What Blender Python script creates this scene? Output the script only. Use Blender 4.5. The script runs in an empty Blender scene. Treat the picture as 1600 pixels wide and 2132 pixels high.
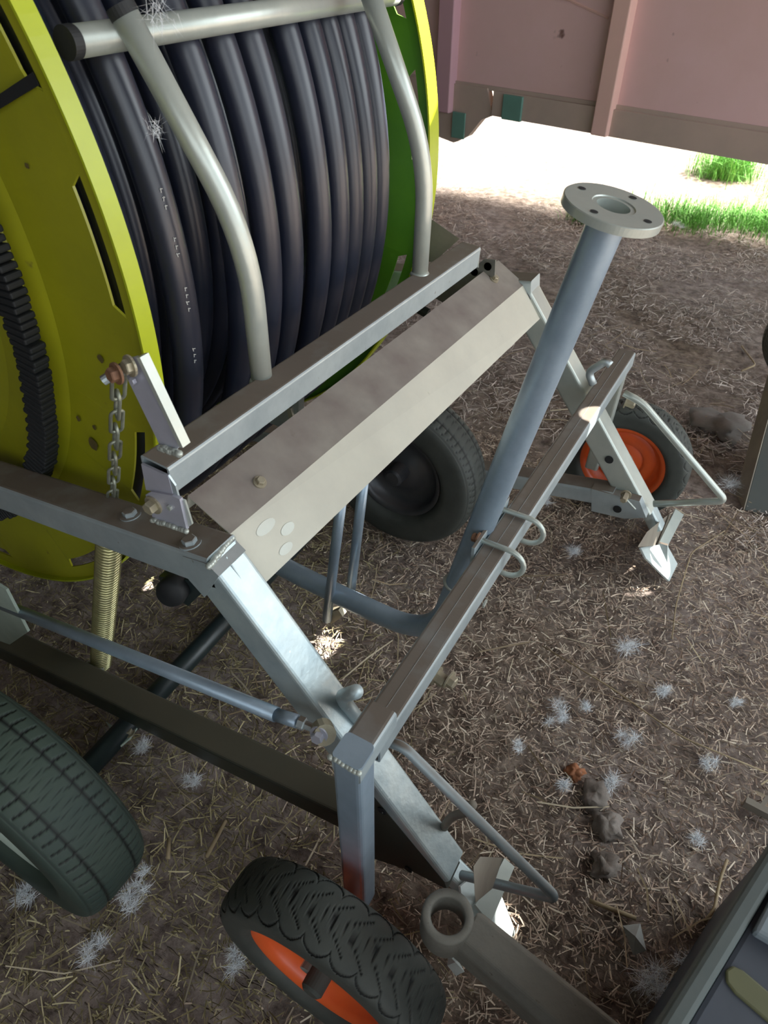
import bpy, bmesh, math, random
import numpy as np
from mathutils import Vector, Matrix, noise
random.seed(7); RNG = np.random.default_rng(7)
V = Vector; PI = math.pi
COL = bpy.context.scene.collection

# ------------------------------------------------------------------ materials
def newmat(name):
    m = bpy.data.materials.new(name); m.use_nodes = True
    nt = m.node_tree; b = nt.nodes['Principled BSDF']
    return m, nt, b
def N(nt, t, **kw):
    n = nt.nodes.new(t)
    for k, v in kw.items():
        if k in n.inputs: n.inputs[k].default_value = v
        else: setattr(n, k, v)
    return n
def ramp(nt, src, stops):
    r = nt.nodes.new('ShaderNodeValToRGB'); e = r.color_ramp.elements
    while len(e) < len(stops): e.new(0.5)
    for i, (p, c) in enumerate(stops):
        e[i].position = p; e[i].color = (c[0], c[1], c[2], 1) if not isinstance(c, float) else (c, c, c, 1)
    nt.links.new(src, r.inputs[0]); return r.outputs[0]
def mixc(nt, fac, a, b):
    m = nt.nodes.new('ShaderNodeMix'); m.data_type = 'RGBA'
    for sock, v in ((m.inputs[0], fac), (m.inputs[6], a), (m.inputs[7], b)):
        if isinstance(v, bpy.types.NodeSocket): nt.links.new(v, sock)
        elif isinstance(v, (int, float)): sock.default_value = v
        else: sock.default_value = (v[0], v[1], v[2], 1)
    return m.outputs[2]
def paint(name, c, c2=None, rough=.5, metal=0., spec=.5, scale=6, dust=0., dustc=(.17, .125, .10), bump=0., bscale=60, spots=0., spotc=(.05, .035, .02)):
    """colour mottled by noise, with dust that settles on upward faces"""
    m, nt, b = newmat(name); L = nt.links.new
    tc = N(nt, 'ShaderNodeTexCoord')
    n1 = N(nt, 'ShaderNodeTexNoise', Scale=scale, Detail=6.0, Roughness=.65); L(tc.outputs['Object'], n1.inputs['Vector'])
    col = mixc(nt, ramp(nt, n1.outputs[0], [(.35, 0.), (.68, 1.)]), c, c2 or tuple(x * .75 for x in c))
    if spots:
        n3 = N(nt, 'ShaderNodeTexNoise', Scale=scale * 7, Detail=3.0); L(tc.outputs['Object'], n3.inputs['Vector'])
        col = mixc(nt, ramp(nt, n3.outputs[0], [(.72 - spots * .1, 0.), (.78, 1.)]), col, spotc)
    if dust:
        g = N(nt, 'ShaderNodeNewGeometry'); sx = N(nt, 'ShaderNodeSeparateXYZ'); L(g.outputs['Normal'], sx.inputs[0])
        up = ramp(nt, sx.outputs[2], [(.55, 0.), (.95, 1.)])
        n2 = N(nt, 'ShaderNodeTexNoise', Scale=14.0, Detail=5.0); L(tc.outputs['Object'], n2.inputs['Vector'])
        mm = N(nt, 'ShaderNodeMath', operation='MULTIPLY'); L(up, mm.inputs[0]); L(ramp(nt, n2.outputs[0], [(.25, dust * .75), (.7, dust)]), mm.inputs[1])
        col = mixc(nt, mm.outputs[0], col, dustc)
        if metal:
            m2 = N(nt, 'ShaderNodeMath', operation='MULTIPLY_ADD'); L(mm.outputs[0], m2.inputs[0]); m2.inputs[1].default_value = -metal; m2.inputs[2].default_value = metal
            L(m2.outputs[0], b.inputs['Metallic'])
        r2 = N(nt, 'ShaderNodeMath', operation='MULTIPLY_ADD'); L(mm.outputs[0], r2.inputs[0]); r2.inputs[1].default_value = .9 - rough; r2.inputs[2].default_value = rough
        L(r2.outputs[0], b.inputs['Roughness'])
    else:
        b.inputs['Metallic'].default_value = metal; b.inputs['Roughness'].default_value = rough
    b.inputs['Specular IOR Level'].default_value = spec
    L(col, b.inputs['Base Color'])
    if bump:
        nb = N(nt, 'ShaderNodeTexNoise', Scale=float(bscale), Detail=4.0); L(tc.outputs['Object'], nb.inputs['Vector'])
        bp = N(nt, 'ShaderNodeBump', Strength=bump, Distance=.004); L(nb.outputs[0], bp.inputs['Height']); L(bp.outputs[0], b.inputs['Normal'])
    return m
M = {}
M['galv'] = paint('galvanised steel', (.50, .58, .60), (.36, .43, .46), rough=.42, metal=.55, scale=9, dust=1.15, dustc=(.135, .105, .082), bump=.15, spots=.15, spotc=(.2, .19, .16))
M['galv_blue'] = paint('galvanised steel blue cast', (.38, .49, .60), (.26, .35, .44), rough=.36, metal=.55, scale=7, dust=.2, dustc=(.22, .2, .18), bump=.1)
M['galv_light'] = paint('silvered tube', (.52, .56, .50), (.42, .46, .42), rough=.34, metal=.45, scale=9, dust=.25, dustc=(.36, .34, .30), bump=.08)
M['zinc'] = paint('lilac zinc plate', (.52, .52, .62), (.44, .45, .52), rough=.45, metal=.45, scale=12, dust=.3)
M['leg'] = paint('galvanised leg', (.52, .60, .60), (.38, .47, .50), rough=.38, metal=.5, scale=14, dust=.25, dustc=(.3, .27, .22), bump=.3, bscale=45, spots=.2, spotc=(.75, .8, .8))
M['sheet'] = paint('dusty sheet metal', (.60, .575, .47), (.50, .48, .40), rough=.62, metal=.1, scale=5, dust=1.2, dustc=(.135, .098, .088), bump=.05, spots=.12, spotc=(.4, .38, .28))
M['brass'] = paint('yellow zinc', (.62, .58, .28), (.46, .42, .22), rough=.3, metal=.8, scale=30)
M['bolt'] = paint('yellowed bolt', (.42, .38, .26), (.32, .27, .19), rough=.5, metal=.5, scale=40, dust=.3)
M['rust'] = paint('rusty bolt', (.20, .09, .04), (.10, .045, .025), rough=.8, scale=40)
M['chain'] = paint('dull chain', (.36, .38, .30), (.24, .25, .19), rough=.45, metal=.6, scale=40)
M['dark'] = paint('black painted steel', (.020, .028, .024), (.035, .036, .026), rough=.40, scale=8, dust=.8, dustc=(.085, .072, .045), bump=.05)
M['darktube'] = paint('black round tube', (.012, .02, .022), (.02, .028, .028), rough=.35, scale=12)
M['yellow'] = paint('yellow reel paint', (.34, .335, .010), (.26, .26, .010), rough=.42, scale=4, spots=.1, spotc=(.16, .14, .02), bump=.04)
M['lime'] = paint('lit reel rim paint', (.42, .50, .008), (.36, .42, .01), rough=.36, scale=6, bump=.04)  # same reel paint, brightened in colour where the lip is lit
M['green'] = paint('reel paint with painted shade', (.075, .24, .012), (.05, .17, .012), rough=.42, scale=4)  # yellow reel paint in shade, the shade mixed into its base colour
M['hose'] = paint('black hose', (.010, .013, .026), (.018, .020, .032), rough=.34, spec=.6, scale=7, dust=.0)
M['hosetext'] = paint('white print', (.55, .55, .52), rough=.7)
M['rubber'] = paint('black rubber', (.034, .038, .034), (.05, .055, .048), rough=.62, spec=.4, scale=20, dust=.35, dustc=(.055, .06, .05), bump=.1, bscale=150)
M['rubber_green'] = paint('dusty green black rubber', (.022, .036, .03), (.034, .048, .038), rough=.65, spec=.3, scale=9, dust=.6, dustc=(.05, .07, .05), bump=.1, bscale=150)
M['orange'] = paint('orange rim paint', (.78, .10, .018), (.62, .075, .015), rough=.38, scale=6, spots=.1, spotc=(.3, .06, .03))
M['rimdark'] = paint('dark wheel rim', (.045, .048, .055), (.07, .07, .075), rough=.35, metal=.4, scale=10, dust=.3)
M['pale'] = paint('pale primer plate', (.42, .50, .42), (.33, .40, .34), rough=.6, scale=12, bump=.1)
M['red'] = paint('hazed red trailer paint', (.78, .50, .50), (.70, .44, .41), rough=.75, scale=1.5, spots=.06, spotc=(.2, .1, .09), bump=.05)  # trailer reds paled to carry lens haze in the colour
M['redrib'] = paint('redder trailer paint', (.80, .48, .42), (.72, .44, .38), rough=.75, scale=2)
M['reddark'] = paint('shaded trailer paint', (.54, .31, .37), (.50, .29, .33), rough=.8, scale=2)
M['redbase'] = paint('trailer chassis paint', (.50, .37, .31), (.42, .32, .27), rough=.8, scale=3)
M['teal'] = paint('teal tab', (.12, .27, .22), (.10, .22, .18), rough=.7, scale=6)
M['spade'] = paint('pale spade plate', (.62, .68, .66), (.50, .56, .54), rough=.5, metal=.2, scale=20)
M['tan'] = paint('dusty plate', (.24, .21, .16), (.18, .15, .12), rough=.8, scale=10, bump=.1)
M['cast'] = paint('old grey cast iron', (.17, .165, .14), (.12, .115, .10), rough=.6, metal=.3, scale=18, dust=.5, dustc=(.21, .20, .17), bump=.3, bscale=90, spots=.15)
M['plastic'] = paint('slate plastic', (.035, .042, .06), (.028, .034, .048), rough=.55, scale=10, dust=.4, dustc=(.08, .09, .11), bump=.1)
M['plastic_rim'] = paint('dusty slate plastic rim', (.09, .105, .10), (.07, .085, .08), rough=.7, scale=8, bump=.1)
M['plastic_pale'] = paint('pale slate plastic', (.22, .26, .29), (.18, .22, .24), rough=.6)
M['olive'] = paint('olive inlay', (.12, .12, .05), (.09, .09, .04), rough=.6)
M['black'] = paint('black void', (.006, .007, .008), rough=.7)
M['fluff'] = paint('white seed down', (.92, .94, .96), (.8, .84, .88), rough=.9, scale=40)
M['stone'] = paint('earth clod', (.26, .22, .19), (.15, .12, .10), rough=.95, scale=20, bump=.6, bscale=60)
M['slab'] = paint('flat grey brown slab', (.20, .17, .15), (.15, .13, .11), rough=.95, scale=15, bump=.5, bscale=40)
M['film'] = paint('dirty plastic scrap', (.30, .31, .28), (.2, .2, .18), rough=.45, scale=30)
M['peel'] = paint('rust orange husk', (.38, .13, .05), (.25, .1, .05), rough=.85, scale=40)
M['stalk'] = paint('straw stalk', (.36, .27, .15), (.25, .18, .10), rough=.8, scale=30)
M['stain'] = paint('brown stain', (.10, .075, .012), (.07, .05, .012), rough=.8, scale=60)
M['wall'] = paint('unseen blocker wall', (.10, .085, .07), (.07, .06, .05), rough=.9, scale=3)
M['roof'] = paint('unseen sun block slab', (.10, .095, .09), (.07, .065, .06), rough=.9, scale=3)

def attrmat(name, rough=.85):
    m, nt, b = newmat(name); a = N(nt, 'ShaderNodeAttribute', attribute_name='Col')
    nt.links.new(a.outputs['Color'], b.inputs['Base Color']); b.inputs['Roughness'].default_value = rough
    b.inputs['Specular IOR Level'].default_value = .25
    return m
M['straw'] = attrmat('chopped straw'); M['grass'] = attrmat('green grass')

def groove_dark(m):  # paints the shade inside tread grooves as near-black colour
    nt = m.node_tree; b = nt.nodes['Principled BSDF']; src = b.inputs['Base Color'].links[0].from_socket
    a = N(nt, 'ShaderNodeAttribute', attribute_name='groove')
    nt.links.new(mixc(nt, a.outputs['Fac'], src, (.003, .0035, .003)), b.inputs['Base Color'])
for k in ('rubber', 'rubber_green'): groove_dark(M[k])
def groundmat():
    m, nt, b = newmat('soil strewn with chaff'); L = nt.links.new
    tc = N(nt, 'ShaderNodeTexCoord')
    big = N(nt, 'ShaderNodeTexNoise', Scale=.9, Detail=4.0); L(tc.outputs['Object'], big.inputs['Vector'])
    mid = N(nt, 'ShaderNodeTexNoise', Scale=22.0, Detail=8.0, Roughness=.75); L(tc.outputs['Object'], mid.inputs['Vector'])
    c1 = ramp(nt, mid.outputs[0], [(.30, (.035, .023, .018)), (.46, (.15, .108, .082)), (.60, (.30, .23, .175)), (.78, (.46, .38, .29))])
    c2 = ramp(nt, mid.outputs[0], [(.30, (.07, .05, .046)), (.46, (.23, .18, .16)), (.60, (.38, .31, .28)), (.78, (.56, .48, .42))])
    col = mixc(nt, ramp(nt, big.outputs[0], [(.4, 0.), (.6, 1.)]), c1, c2)
    # thin chaff streaks in several directions
    acc = None
    for i, (ang, sc) in enumerate(((.3, 60), (1.3, 75), (2.2, 66), (2.8, 90))):
        mp = N(nt, 'ShaderNodeMapping'); mp.inputs['Rotation'].default_value = (0, 0, ang); mp.inputs['Scale'].default_value = (sc * .16, sc, sc * .16)
        mp.inputs['Location'].default_value = (i * 3.7, i * 1.3, 0)
        L(tc.outputs['Object'], mp.inputs['Vector'])
        n = N(nt, 'ShaderNodeTexNoise', Scale=1.6, Detail=2.0); L(mp.outputs[0], n.inputs['Vector'])
        r = ramp(nt, n.outputs[0], [(.66, 0.), (.72, 1.)])
        if acc is None: acc = r
        else:
            mx = N(nt, 'ShaderNodeMath', operation='MAXIMUM'); L(acc, mx.inputs[0]); L(r, mx.inputs[1]); acc = mx.outputs[0]
    ml = N(nt, 'ShaderNodeMath', operation='MULTIPLY'); L(acc, ml.inputs[0]); ml.inputs[1].default_value = .8
    col = mixc(nt, ml.outputs[0], col, (.24, .185, .13))
    L(col, b.inputs['Base Color']); b.inputs['Roughness'].default_value = .95; b.inputs['Specular IOR Level'].default_value = .15
    ad = N(nt, 'ShaderNodeMath', operation='ADD'); L(mid.outputs[0], ad.inputs[0]); L(acc, ad.inputs[1])
    bp = N(nt, 'ShaderNodeBump', Strength=.8, Distance=.012); L(ad.outputs[0], bp.inputs['Height']); L(bp.outputs[0], b.inputs['Normal'])
    return m
M['ground'] = groundmat()

# ------------------------------------------------------------------ objects
def tag(o, label=None, cat=None, group=None, kind=None):
    if label: o['label'] = label
    if cat: o['category'] = cat
    if group: o['group'] = group
    if kind: o['kind'] = kind
    return o
def empty(name, loc, label, cat, group=None):
    o = bpy.data.objects.new(name, None); COL.objects.link(o); o.location = loc; o.empty_display_size = .1
    return tag(o, label, cat, group)
def mesh(name, verts, faces, mat, parent=None, smooth=False, bevel=0, solid=0, label=None):
    me = bpy.data.meshes.new(name); me.from_pydata([tuple(v) for v in verts], [], faces); me.update()
    bm = bmesh.new(); bm.from_mesh(me); bmesh.ops.recalc_face_normals(bm, faces=bm.faces); bm.to_mesh(me); bm.free()
    if smooth:
        me.polygons.foreach_set('use_smooth', [True] * len(me.polygons))
    me.materials.append(M[mat] if isinstance(mat, str) else mat)
    o = bpy.data.objects.new(name, me); COL.objects.link(o)
    if solid:
        s = o.modifiers.new('solid', 'SOLIDIFY'); s.thickness = solid; s.offset = 0
    if bevel:
        b = o.modifiers.new('bevel', 'BEVEL'); b.width = bevel; b.segments = 2; b.limit_method = 'ANGLE'
    if parent is not None:
        o.parent = parent
        if parent.type == 'EMPTY': o.matrix_parent_inverse = Matrix.Translation(parent.location).inverted()
    if label: o['label'] = label
    return o
def root_loc(p):
    l = V((0, 0, 0))
    while p is not None:
        if p.type == 'EMPTY': l = l + V(p.location)
        p = p.parent
    return l
class G:
    """collects shapes into one mesh"""
    def __init__(s): s.v = []; s.f = []
    def add(s, vf):
        v, f = vf; n = len(s.v); s.v += [V(x) for x in v]; s.f += [tuple(i + n for i in q) for q in f]; return s
    def build(s, name, mat, parent=None, **kw): return mesh(name, s.v, s.f, mat, parent, **kw)
def basis(P0, P1, u, v):
    P0, P1 = V(P0), V(P1); d = (P1 - P0).normalized(); u = V(u)
    un = (u - d * u.dot(d)).normalized(); vn = d.cross(un)
    if vn.dot(V(v)) < 0: vn = -vn
    return P0, P1, un * u.length, vn * V(v).length
def rhs(P0, P1, u, v, t=.004, r=.007, caps=False):
    """hollow square tube whose visible edge runs P0->P1, section spanned by u and v"""
    P0, P1, u, v = basis(P0, P1, u, v); a, b = u.length, v.length; un, vn = u.normalized(), v.normalized()
    def loop(off, rr):
        pts = []
        for cx, cy, a0 in ((a - off - rr, b - off - rr, 0), (off + rr, b - off - rr, 90), (off + rr, off + rr, 180), (a - off - rr, off + rr, 270)):
            for k in range(4):
                an = math.radians(a0 + 30 * k); pts.append((cx + rr * math.cos(an), cy + rr * math.sin(an)))
        return pts
    lo, li = loop(0, r), loop(t, max(r - t, .001)); n = len(lo); vs = []
    for P in (P0, P1):
        for L_ in (lo, li): vs += [P + un * x + vn * y for x, y in L_]
    f = []
    if caps:
        vs = vs[:n] + vs[2 * n:3 * n]
        return vs, [(i, (i + 1) % n, n + (i + 1) % n, n + i) for i in range(n)] + [tuple(range(n)), tuple(range(2 * n - 1, n - 1, -1))]
    for i in range(n):
        j = (i + 1) % n
        f += [(i, j, 2 * n + j, 2 * n + i), (n + i, 3 * n + i, 3 * n + j, n + j)]
        f += [(i, n + i, n + j, j), (2 * n + i, 2 * n + j, 3 * n + j, 3 * n + i)]
    if caps: f += [tuple(range(n, 2 * n)), tuple(range(3 * n, 4 * n))]
    return vs, f
def bar(P0, P1, u, v):
    P0, P1, u, v = basis(P0, P1, u, v)
    vs = [P + a + b for P in (P0, P1) for a, b in ((V(), V()), (u, V()), (u, v), (V(), v))]
    return vs, [(0, 1, 2, 3), (7, 6, 5, 4)] + [(i, (i + 1) % 4, 4 + (i + 1) % 4, 4 + i) for i in range(4)]
def box(c, sx, sy, sz, ax=(1, 0, 0), ay=(0, 1, 0)):
    c, ax, ay = V(c), V(ax).normalized(), V(ay).normalized()
    return bar(c - ax * sx / 2 - ay * sy / 2 - ax.cross(ay) * sz / 2, c + ax * sx / 2 - ay * sy / 2 - ax.cross(ay) * sz / 2, ay * sy, ax.cross(ay) * sz)
def prism(pts, off):
    n = len(pts); off = V(off)
    vs = [V(p) for p in pts] + [V(p) + off for p in pts]
    return vs, [tuple(range(n)), tuple(range(2 * n - 1, n - 1, -1))] + [(i, (i + 1) % n, n + (i + 1) % n, n + i) for i in range(n)]
def fillet(pts, rad, k=8):
    pts = [V(p) for p in pts]; out = [pts[0]]
    for i in range(1, len(pts) - 1):
        a, b, c = pts[i - 1], pts[i], pts[i + 1]; d1, d2 = (a - b), (c - b)
        t = min(rad if not isinstance(rad, (list, tuple)) else rad[i - 1], d1.length * .48, d2.length * .48)
        p, q = b + d1.normalized() * t, b + d2.normalized() * t
        for j in range(k + 1):
            s = j / k; out.append(p * (1 - s) ** 2 + b * 2 * s * (1 - s) + q * s * s)
    out.append(pts[-1]); return out
def sweep(path, r, seg=16, cap=True, closed=False):
    path = [V(p) for p in path]; n = len(path); rs = r if isinstance(r, (list, tuple)) else [r] * n
    vs = []; f = []; prev = None
    for i, p in enumerate(path):
        a = path[(i - 1) % n] if (i or closed) else p; b = path[(i + 1) % n] if (i < n - 1 or closed) else p
        t = (b - a).normalized()
        if prev is None:
            prev = t.orthogonal().normalized()
        prev = (prev - t * prev.dot(t)).normalized(); bi = t.cross(prev)
        vs += [p + (prev * math.cos(2 * PI * k / seg) + bi * math.sin(2 * PI * k / seg)) * rs[i] for k in range(seg)]
    m = n if closed else n - 1
    for i in range(m):
        for k in range(seg):
            j = (i + 1) % n; f.append((i * seg + k, i * seg + (k + 1) % seg, j * seg + (k + 1) % seg, j * seg + k))
    if cap and not closed: f += [tuple(range(seg - 1, -1, -1)), tuple(range((n - 1) * seg, n * seg))]
    return vs, f
def lathe(prof, c, axis=(0, 1, 0), seg=64, closed=False, cap=True):
    """prof: list of (along-axis, radius)"""
    c, ax = V(c), V(axis).normalized(); u = ax.orthogonal().normalized(); w = ax.cross(u); vs = []; f = []; n = len(prof)
    for k in range(seg):
        a = 2 * PI * k / seg; d = u * math.cos(a) + w * math.sin(a)
        vs += [c + ax * h + d * r for h, r in prof]
    for k in range(seg):
        j = (k + 1) % seg
        for i in range(n if closed else n - 1):
            i2 = (i + 1) % n; f.append((k * n + i, k * n + i2, j * n + i2, j * n + i))
    if not closed and cap:
        for i in (0, n - 1):
            if prof[i][1] > 1e-5: f.append(tuple(k * n + i for k in range(seg)))
    return vs, f
def bolt(c, axis, r, h, washer=True):
    g = G(); g.add(lathe([(0, r * .98), (h * .85, r), (h, r * .85)], c, axis, seg=6))
    if washer: g.add(lathe([(-.002, r * 1.45), (.001, r * 1.45)], c, axis, seg=20))
    return g
AX = V((0, 1, 0))

# ------------------------------------------------------------------ setting
def ground():
    xs = np.concatenate([np.linspace(-9, -3.05, 24), np.linspace(-3, 3, 260), np.linspace(3.05, 9, 24)])
    ys = np.concatenate([np.linspace(-2.5, -.05, 20), np.linspace(0, 3.6, 200), np.linspace(3.65, 6.5, 70), np.linspace(6.6, 40, 60)])
    vs = []; nx = len(xs)
    for y in ys:
        for x in xs:
            z = .022 * noise.noise((x * 1.6, y * 1.6, 0)) + .009 * noise.noise((x * 7, y * 7, 3)) + .005 * noise.noise((x * 22, y * 22, 9)) - .012
            # wind-rippled dust to the right of the far wheel
            s = math.exp(-((x - .35) / .45) ** 2 - ((y - 2.9) / .6) ** 2)
            z += .006 * s * math.sin((y + .25 * x + .12 * noise.noise((x * 4, y * 4, 5))) * 75)
            vs.append((x, y, z))
    f = [(j * nx + i, j * nx + i + 1, (j + 1) * nx + i + 1, (j + 1) * nx + i) for j in range(len(ys) - 1) for i in range(nx - 1)]
    o = mesh('floor', vs, f, 'ground', smooth=True); o['kind'] = 'structure'
    return o
ground()
o = G().add(box((-4.1, 2.5, 1.6), .1, 10, 3.2)).build('wall_left_blocker', 'wall'); o['kind'] = 'structure'  # unseen wall added to darken the left side
o = G().add(box((-.6, -2.6, 1.6), 7, .1, 3.2)).build('wall_back_blocker', 'wall'); o['kind'] = 'structure'  # unseen wall added behind the camera to cut light from there
o = G().add(box((-.2, 1.7, 3.25), 8, 9.6, .06)).build('ceiling_sun_block', 'roof'); o['kind'] = 'structure'  # unseen roof slab, added and sized to keep sun off the machine

def blades(name, n, box_, ln, wd, cols, mat, lift=.004, tilt=.18, keep=None, curl=.06):
    x = RNG.uniform(box_[0], box_[1], n); y = RNG.uniform(box_[2], box_[3], n)
    if keep is not None:
        k = keep(x, y); x, y = x[k], y[k]; n = len(x)
    a = RNG.uniform(0, 2 * np.pi, n); L = ln[0] + (ln[1] - ln[0]) * RNG.random(n) ** 2.4; W = RNG.uniform(wd[0], wd[1], n)
    t = RNG.normal(0, tilt, n); z = RNG.uniform(0, lift * 2, n) + .002 + np.abs(np.sin(t)) * L * .35
    d = np.stack([np.cos(a) * np.cos(t), np.sin(a) * np.cos(t), np.sin(t)], 1); s = np.stack([-np.sin(a), np.cos(a), RNG.normal(0, .5, n)], 1)
    s /= np.linalg.norm(s, axis=1)[:, None]
    c = np.stack([x, y, z], 1); bend = s * (RNG.normal(0, curl, n) * L)[:, None]
    P = [c - d * L[:, None] / 2, c + bend * .5, c + d * L[:, None] / 2]
    vs = np.empty((n, 6, 3))
    for i, p in enumerate(P):
        w = (s * W[:, None] / 2) * (1 if i == 1 else .8)
        vs[:, i * 2] = p - w; vs[:, i * 2 + 1] = p + w
    base = np.arange(n)[:, None] * 6
    fa = np.concatenate([base + np.array([[0, 1, 3, 2]]), base + np.array([[2, 3, 5, 4]])], 1).reshape(-1, 4)
    me = bpy.data.meshes.new(name); me.vertices.add(n * 6); me.vertices.foreach_set('co', vs.reshape(-1))
    me.loops.add(len(fa) * 4); me.loops.foreach_set('vertex_index', fa.reshape(-1).astype(np.int32))
    me.polygons.add(len(fa)); me.polygons.foreach_set('loop_start', np.arange(len(fa), dtype=np.int32) * 4)
    me.polygons.foreach_set('loop_total', np.full(len(fa), 4, dtype=np.int32)); me.update(calc_edges=True)
    cols = np.array(cols); ci = cols[RNG.integers(0, len(cols), n)] * RNG.uniform(.55, 1.25, (n, 1))
    ca = me.color_attributes.new('Col', 'FLOAT_COLOR', 'POINT'); cc = np.ones((n, 6, 4)); cc[:, :, :3] = ci[:, None, :]
    ca.data.foreach_set('color', cc.reshape(-1)); me.materials.append(M[mat])
    o = bpy.data.objects.new(name, me); COL.objects.link(o); return o
C_WARM = [(.58, .45, .34), (.38, .27, .20), (.74, .62, .48), (.24, .16, .12), (.50, .38, .29)]
C_OLIVE = [(.42, .35, .18), (.28, .23, .11), (.56, .48, .27), (.17, .135, .065)]
C_PINK = [(.60, .50, .44), (.42, .34, .30), (.78, .68, .60), (.28, .22, .19)]
left = lambda x, y: (.868 * x + .497 * y < -.10 + RNG.normal(0, .12, len(x)))
patch = lambda x, y: np.array([noise.noise((a * 2.6, b * 2.6, 1.7)) > -.28 + .15 * random.random() for a, b in zip(x, y)])
o = blades('chopped_straw', 110000, (-2.4, 1.0, -.1, 2.1), (.006, .040), (.0012, .0034), C_WARM, 'straw', keep=lambda x, y: ~left(x, y))
tag(o, 'brown chopped straw and chaff littering the soil under the sprinkler cart', 'straw', kind='stuff')
o = blades('olive_straw', 55000, (-2.4, .6, -.15, 1.7), (.006, .050), (.0010, .0032), C_OLIVE, 'straw', keep=left)
tag(o, 'yellowish olive chopped straw around the near tyres at the lower left', 'straw', kind='stuff')
o = blades('pale_straw', 75000, (-3.2, 1.8, 1.9, 4.9), (.012, .08), (.0014, .0038), C_PINK, 'straw', keep=patch)
tag(o, 'sparse pale straw on the grey dust below the trailer', 'straw', kind='stuff')
o = blades('long_straw', 420, (-1.4, .8, .0, 3.2), (.08, .20), (.0018, .0042), [(.42, .33, .20), (.34, .25, .15), (.46, .38, .26)], 'straw', lift=.012, curl=.08)
tag(o, 'longer pale straw stalks scattered over the chaff', 'straw', kind='stuff')

def grass():
    n = 9000
    spots = [(-.55, 5.05, .50, .30, 1.), (-.1, 5.2, .45, .3, .9), (.3, 5.1, .5, .3, 1.), (-1.12, 4.75, .16, .10, .55), (-.55, 6.3, .25, .2, 1.4), (.25, 6.0, .5, .3, .9), (.75, 5.2, .4, .4, 1)]
    x = []; y = []; h = []
    for _ in range(n):
        s = random.choice(spots); x.append(random.gauss(s[0], s[2] * .42)); y.append(random.gauss(s[1], s[3] * .42)); h.append(s[4])
    x, y, h = np.array(x), np.array(y), np.array(h)
    a = RNG.uniform(0, 2 * np.pi, n); L = RNG.uniform(.04, .22, n) * h; W = RNG.uniform(.002, .006, n); ln = RNG.uniform(.3, 1.8, n)
    d = np.stack([np.cos(a), np.sin(a), np.zeros(n)], 1); s = np.stack([-np.sin(a), np.cos(a), np.zeros(n)], 1); up = np.array([0, 0, 1.])
    b = np.stack([x, y, np.full(n, -.01)], 1)
    P = [b, b + up * (L * .6)[:, None] + d * (L * ln * .25)[:, None], b + up * (L * .85)[:, None] + d * (L * ln * .8)[:, None]]
    vs = np.empty((n, 6, 3))
    for i, p in enumerate(P):
        w = s * (W / 2 * (1, .8, .15)[i])[:, None]; vs[:, 2 * i] = p - w; vs[:, 2 * i + 1] = p + w
    fs = []
    for i in range(n): k = i * 6; fs += [(k, k + 1, k + 3, k + 2), (k + 2, k + 3, k + 5, k + 4)]
    me = bpy.data.meshes.new('green_grass'); me.from_pydata(vs.reshape(-1, 3).tolist(), [], fs)
    ca = me.color_attributes.new('Col', 'FLOAT_COLOR', 'POINT'); cc = np.ones((n, 6, 4))
    cc[:, :, :3] = (np.array([.13, .34, .06]) * RNG.uniform(.4, 1.6, (n, 1)))[:, None, :]; ca.data.foreach_set('color', cc.reshape(-1))
    me.materials.append(M['grass']); o = bpy.data.objects.new('green_grass', me); COL.objects.link(o)
    tag(o, 'bright green grass growing at the sunlit edge below the red trailer', 'grass', kind='stuff')
grass()

# ------------------------------------------------------------------ wheels
GR = []
def paint_grooves(o):
    ca = o.data.color_attributes.new('groove', 'FLOAT_COLOR', 'POINT')
    ca.data.foreach_set('color', [x for g_ in GR for x in (g_, g_, g_, 1.)])
def tyre_vf(c, R, rb, W, groove, seg=360, across=84, axis=1, sq=.55, depth=.003):
    """tyre around +y axis; groove(theta, w) returns 0..1"""
    GR.clear(); rc, h = (R + rb) / 2, (R - rb) / 2; vs = []; f = []; sgn = lambda t, e: math.copysign(abs(t) ** e, t)
    for i in range(seg):
        th = 2 * PI * i / seg
        for j in range(across):
            ph = math.radians(-152 + 304 * j / (across - 1)); yy = W * sgn(math.sin(ph), sq if abs(ph) < PI / 2 else .8); cr = sgn(math.cos(ph), .55)
            r = rc + h * cr
            gv = groove(th, yy / W) if cr > .25 else 0; GR.append(gv)
            if cr > .25: r -= depth * gv * min(1, (cr - .25) * 3)
            elif abs(yy / W) > .9: r -= 0
            vs.append((c[0] + r * math.cos(th), c[1] + yy, c[2] + r * math.sin(th)))
    for i in range(seg):
        k = (i + 1) % seg
        for j in range(across - 1): f.append((i * across + j, i * across + j + 1, k * across + j + 1, k * across + j))
        f.append((i * across + across - 1, i * across, k * across, k * across + across - 1))
    return vs, f
def tri(t): t = t % 1.; return abs(2 * t - 1) * 2 - 1
def g_moto(th, w):
    N_ = 34; p = th * N_ / (2 * PI); g = 0
    aw = abs(w)
    if aw < .05 and False: return 1
    zz = w * 1.0 - .16 * tri(p * .5)
    if abs(zz) < .028: g = 1
    if .12 < aw < .62:
        q = (p + (aw - .1) * 1.9 + (.5 if w > 0 else 0)) % 1.
        if q < .085: g = 1
        if .30 < aw < .36 and .42 < q < .85: g = 1
    if .55 < aw < .99:
        q = p * .8 + (.5 if w > 0 else 0); arc = .62 + .30 * math.sqrt(max(0, 1 - ((q % 1.) * 2 - 1) ** 2))
        if abs(aw - arc) < .024: g = 1
    return g
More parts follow.
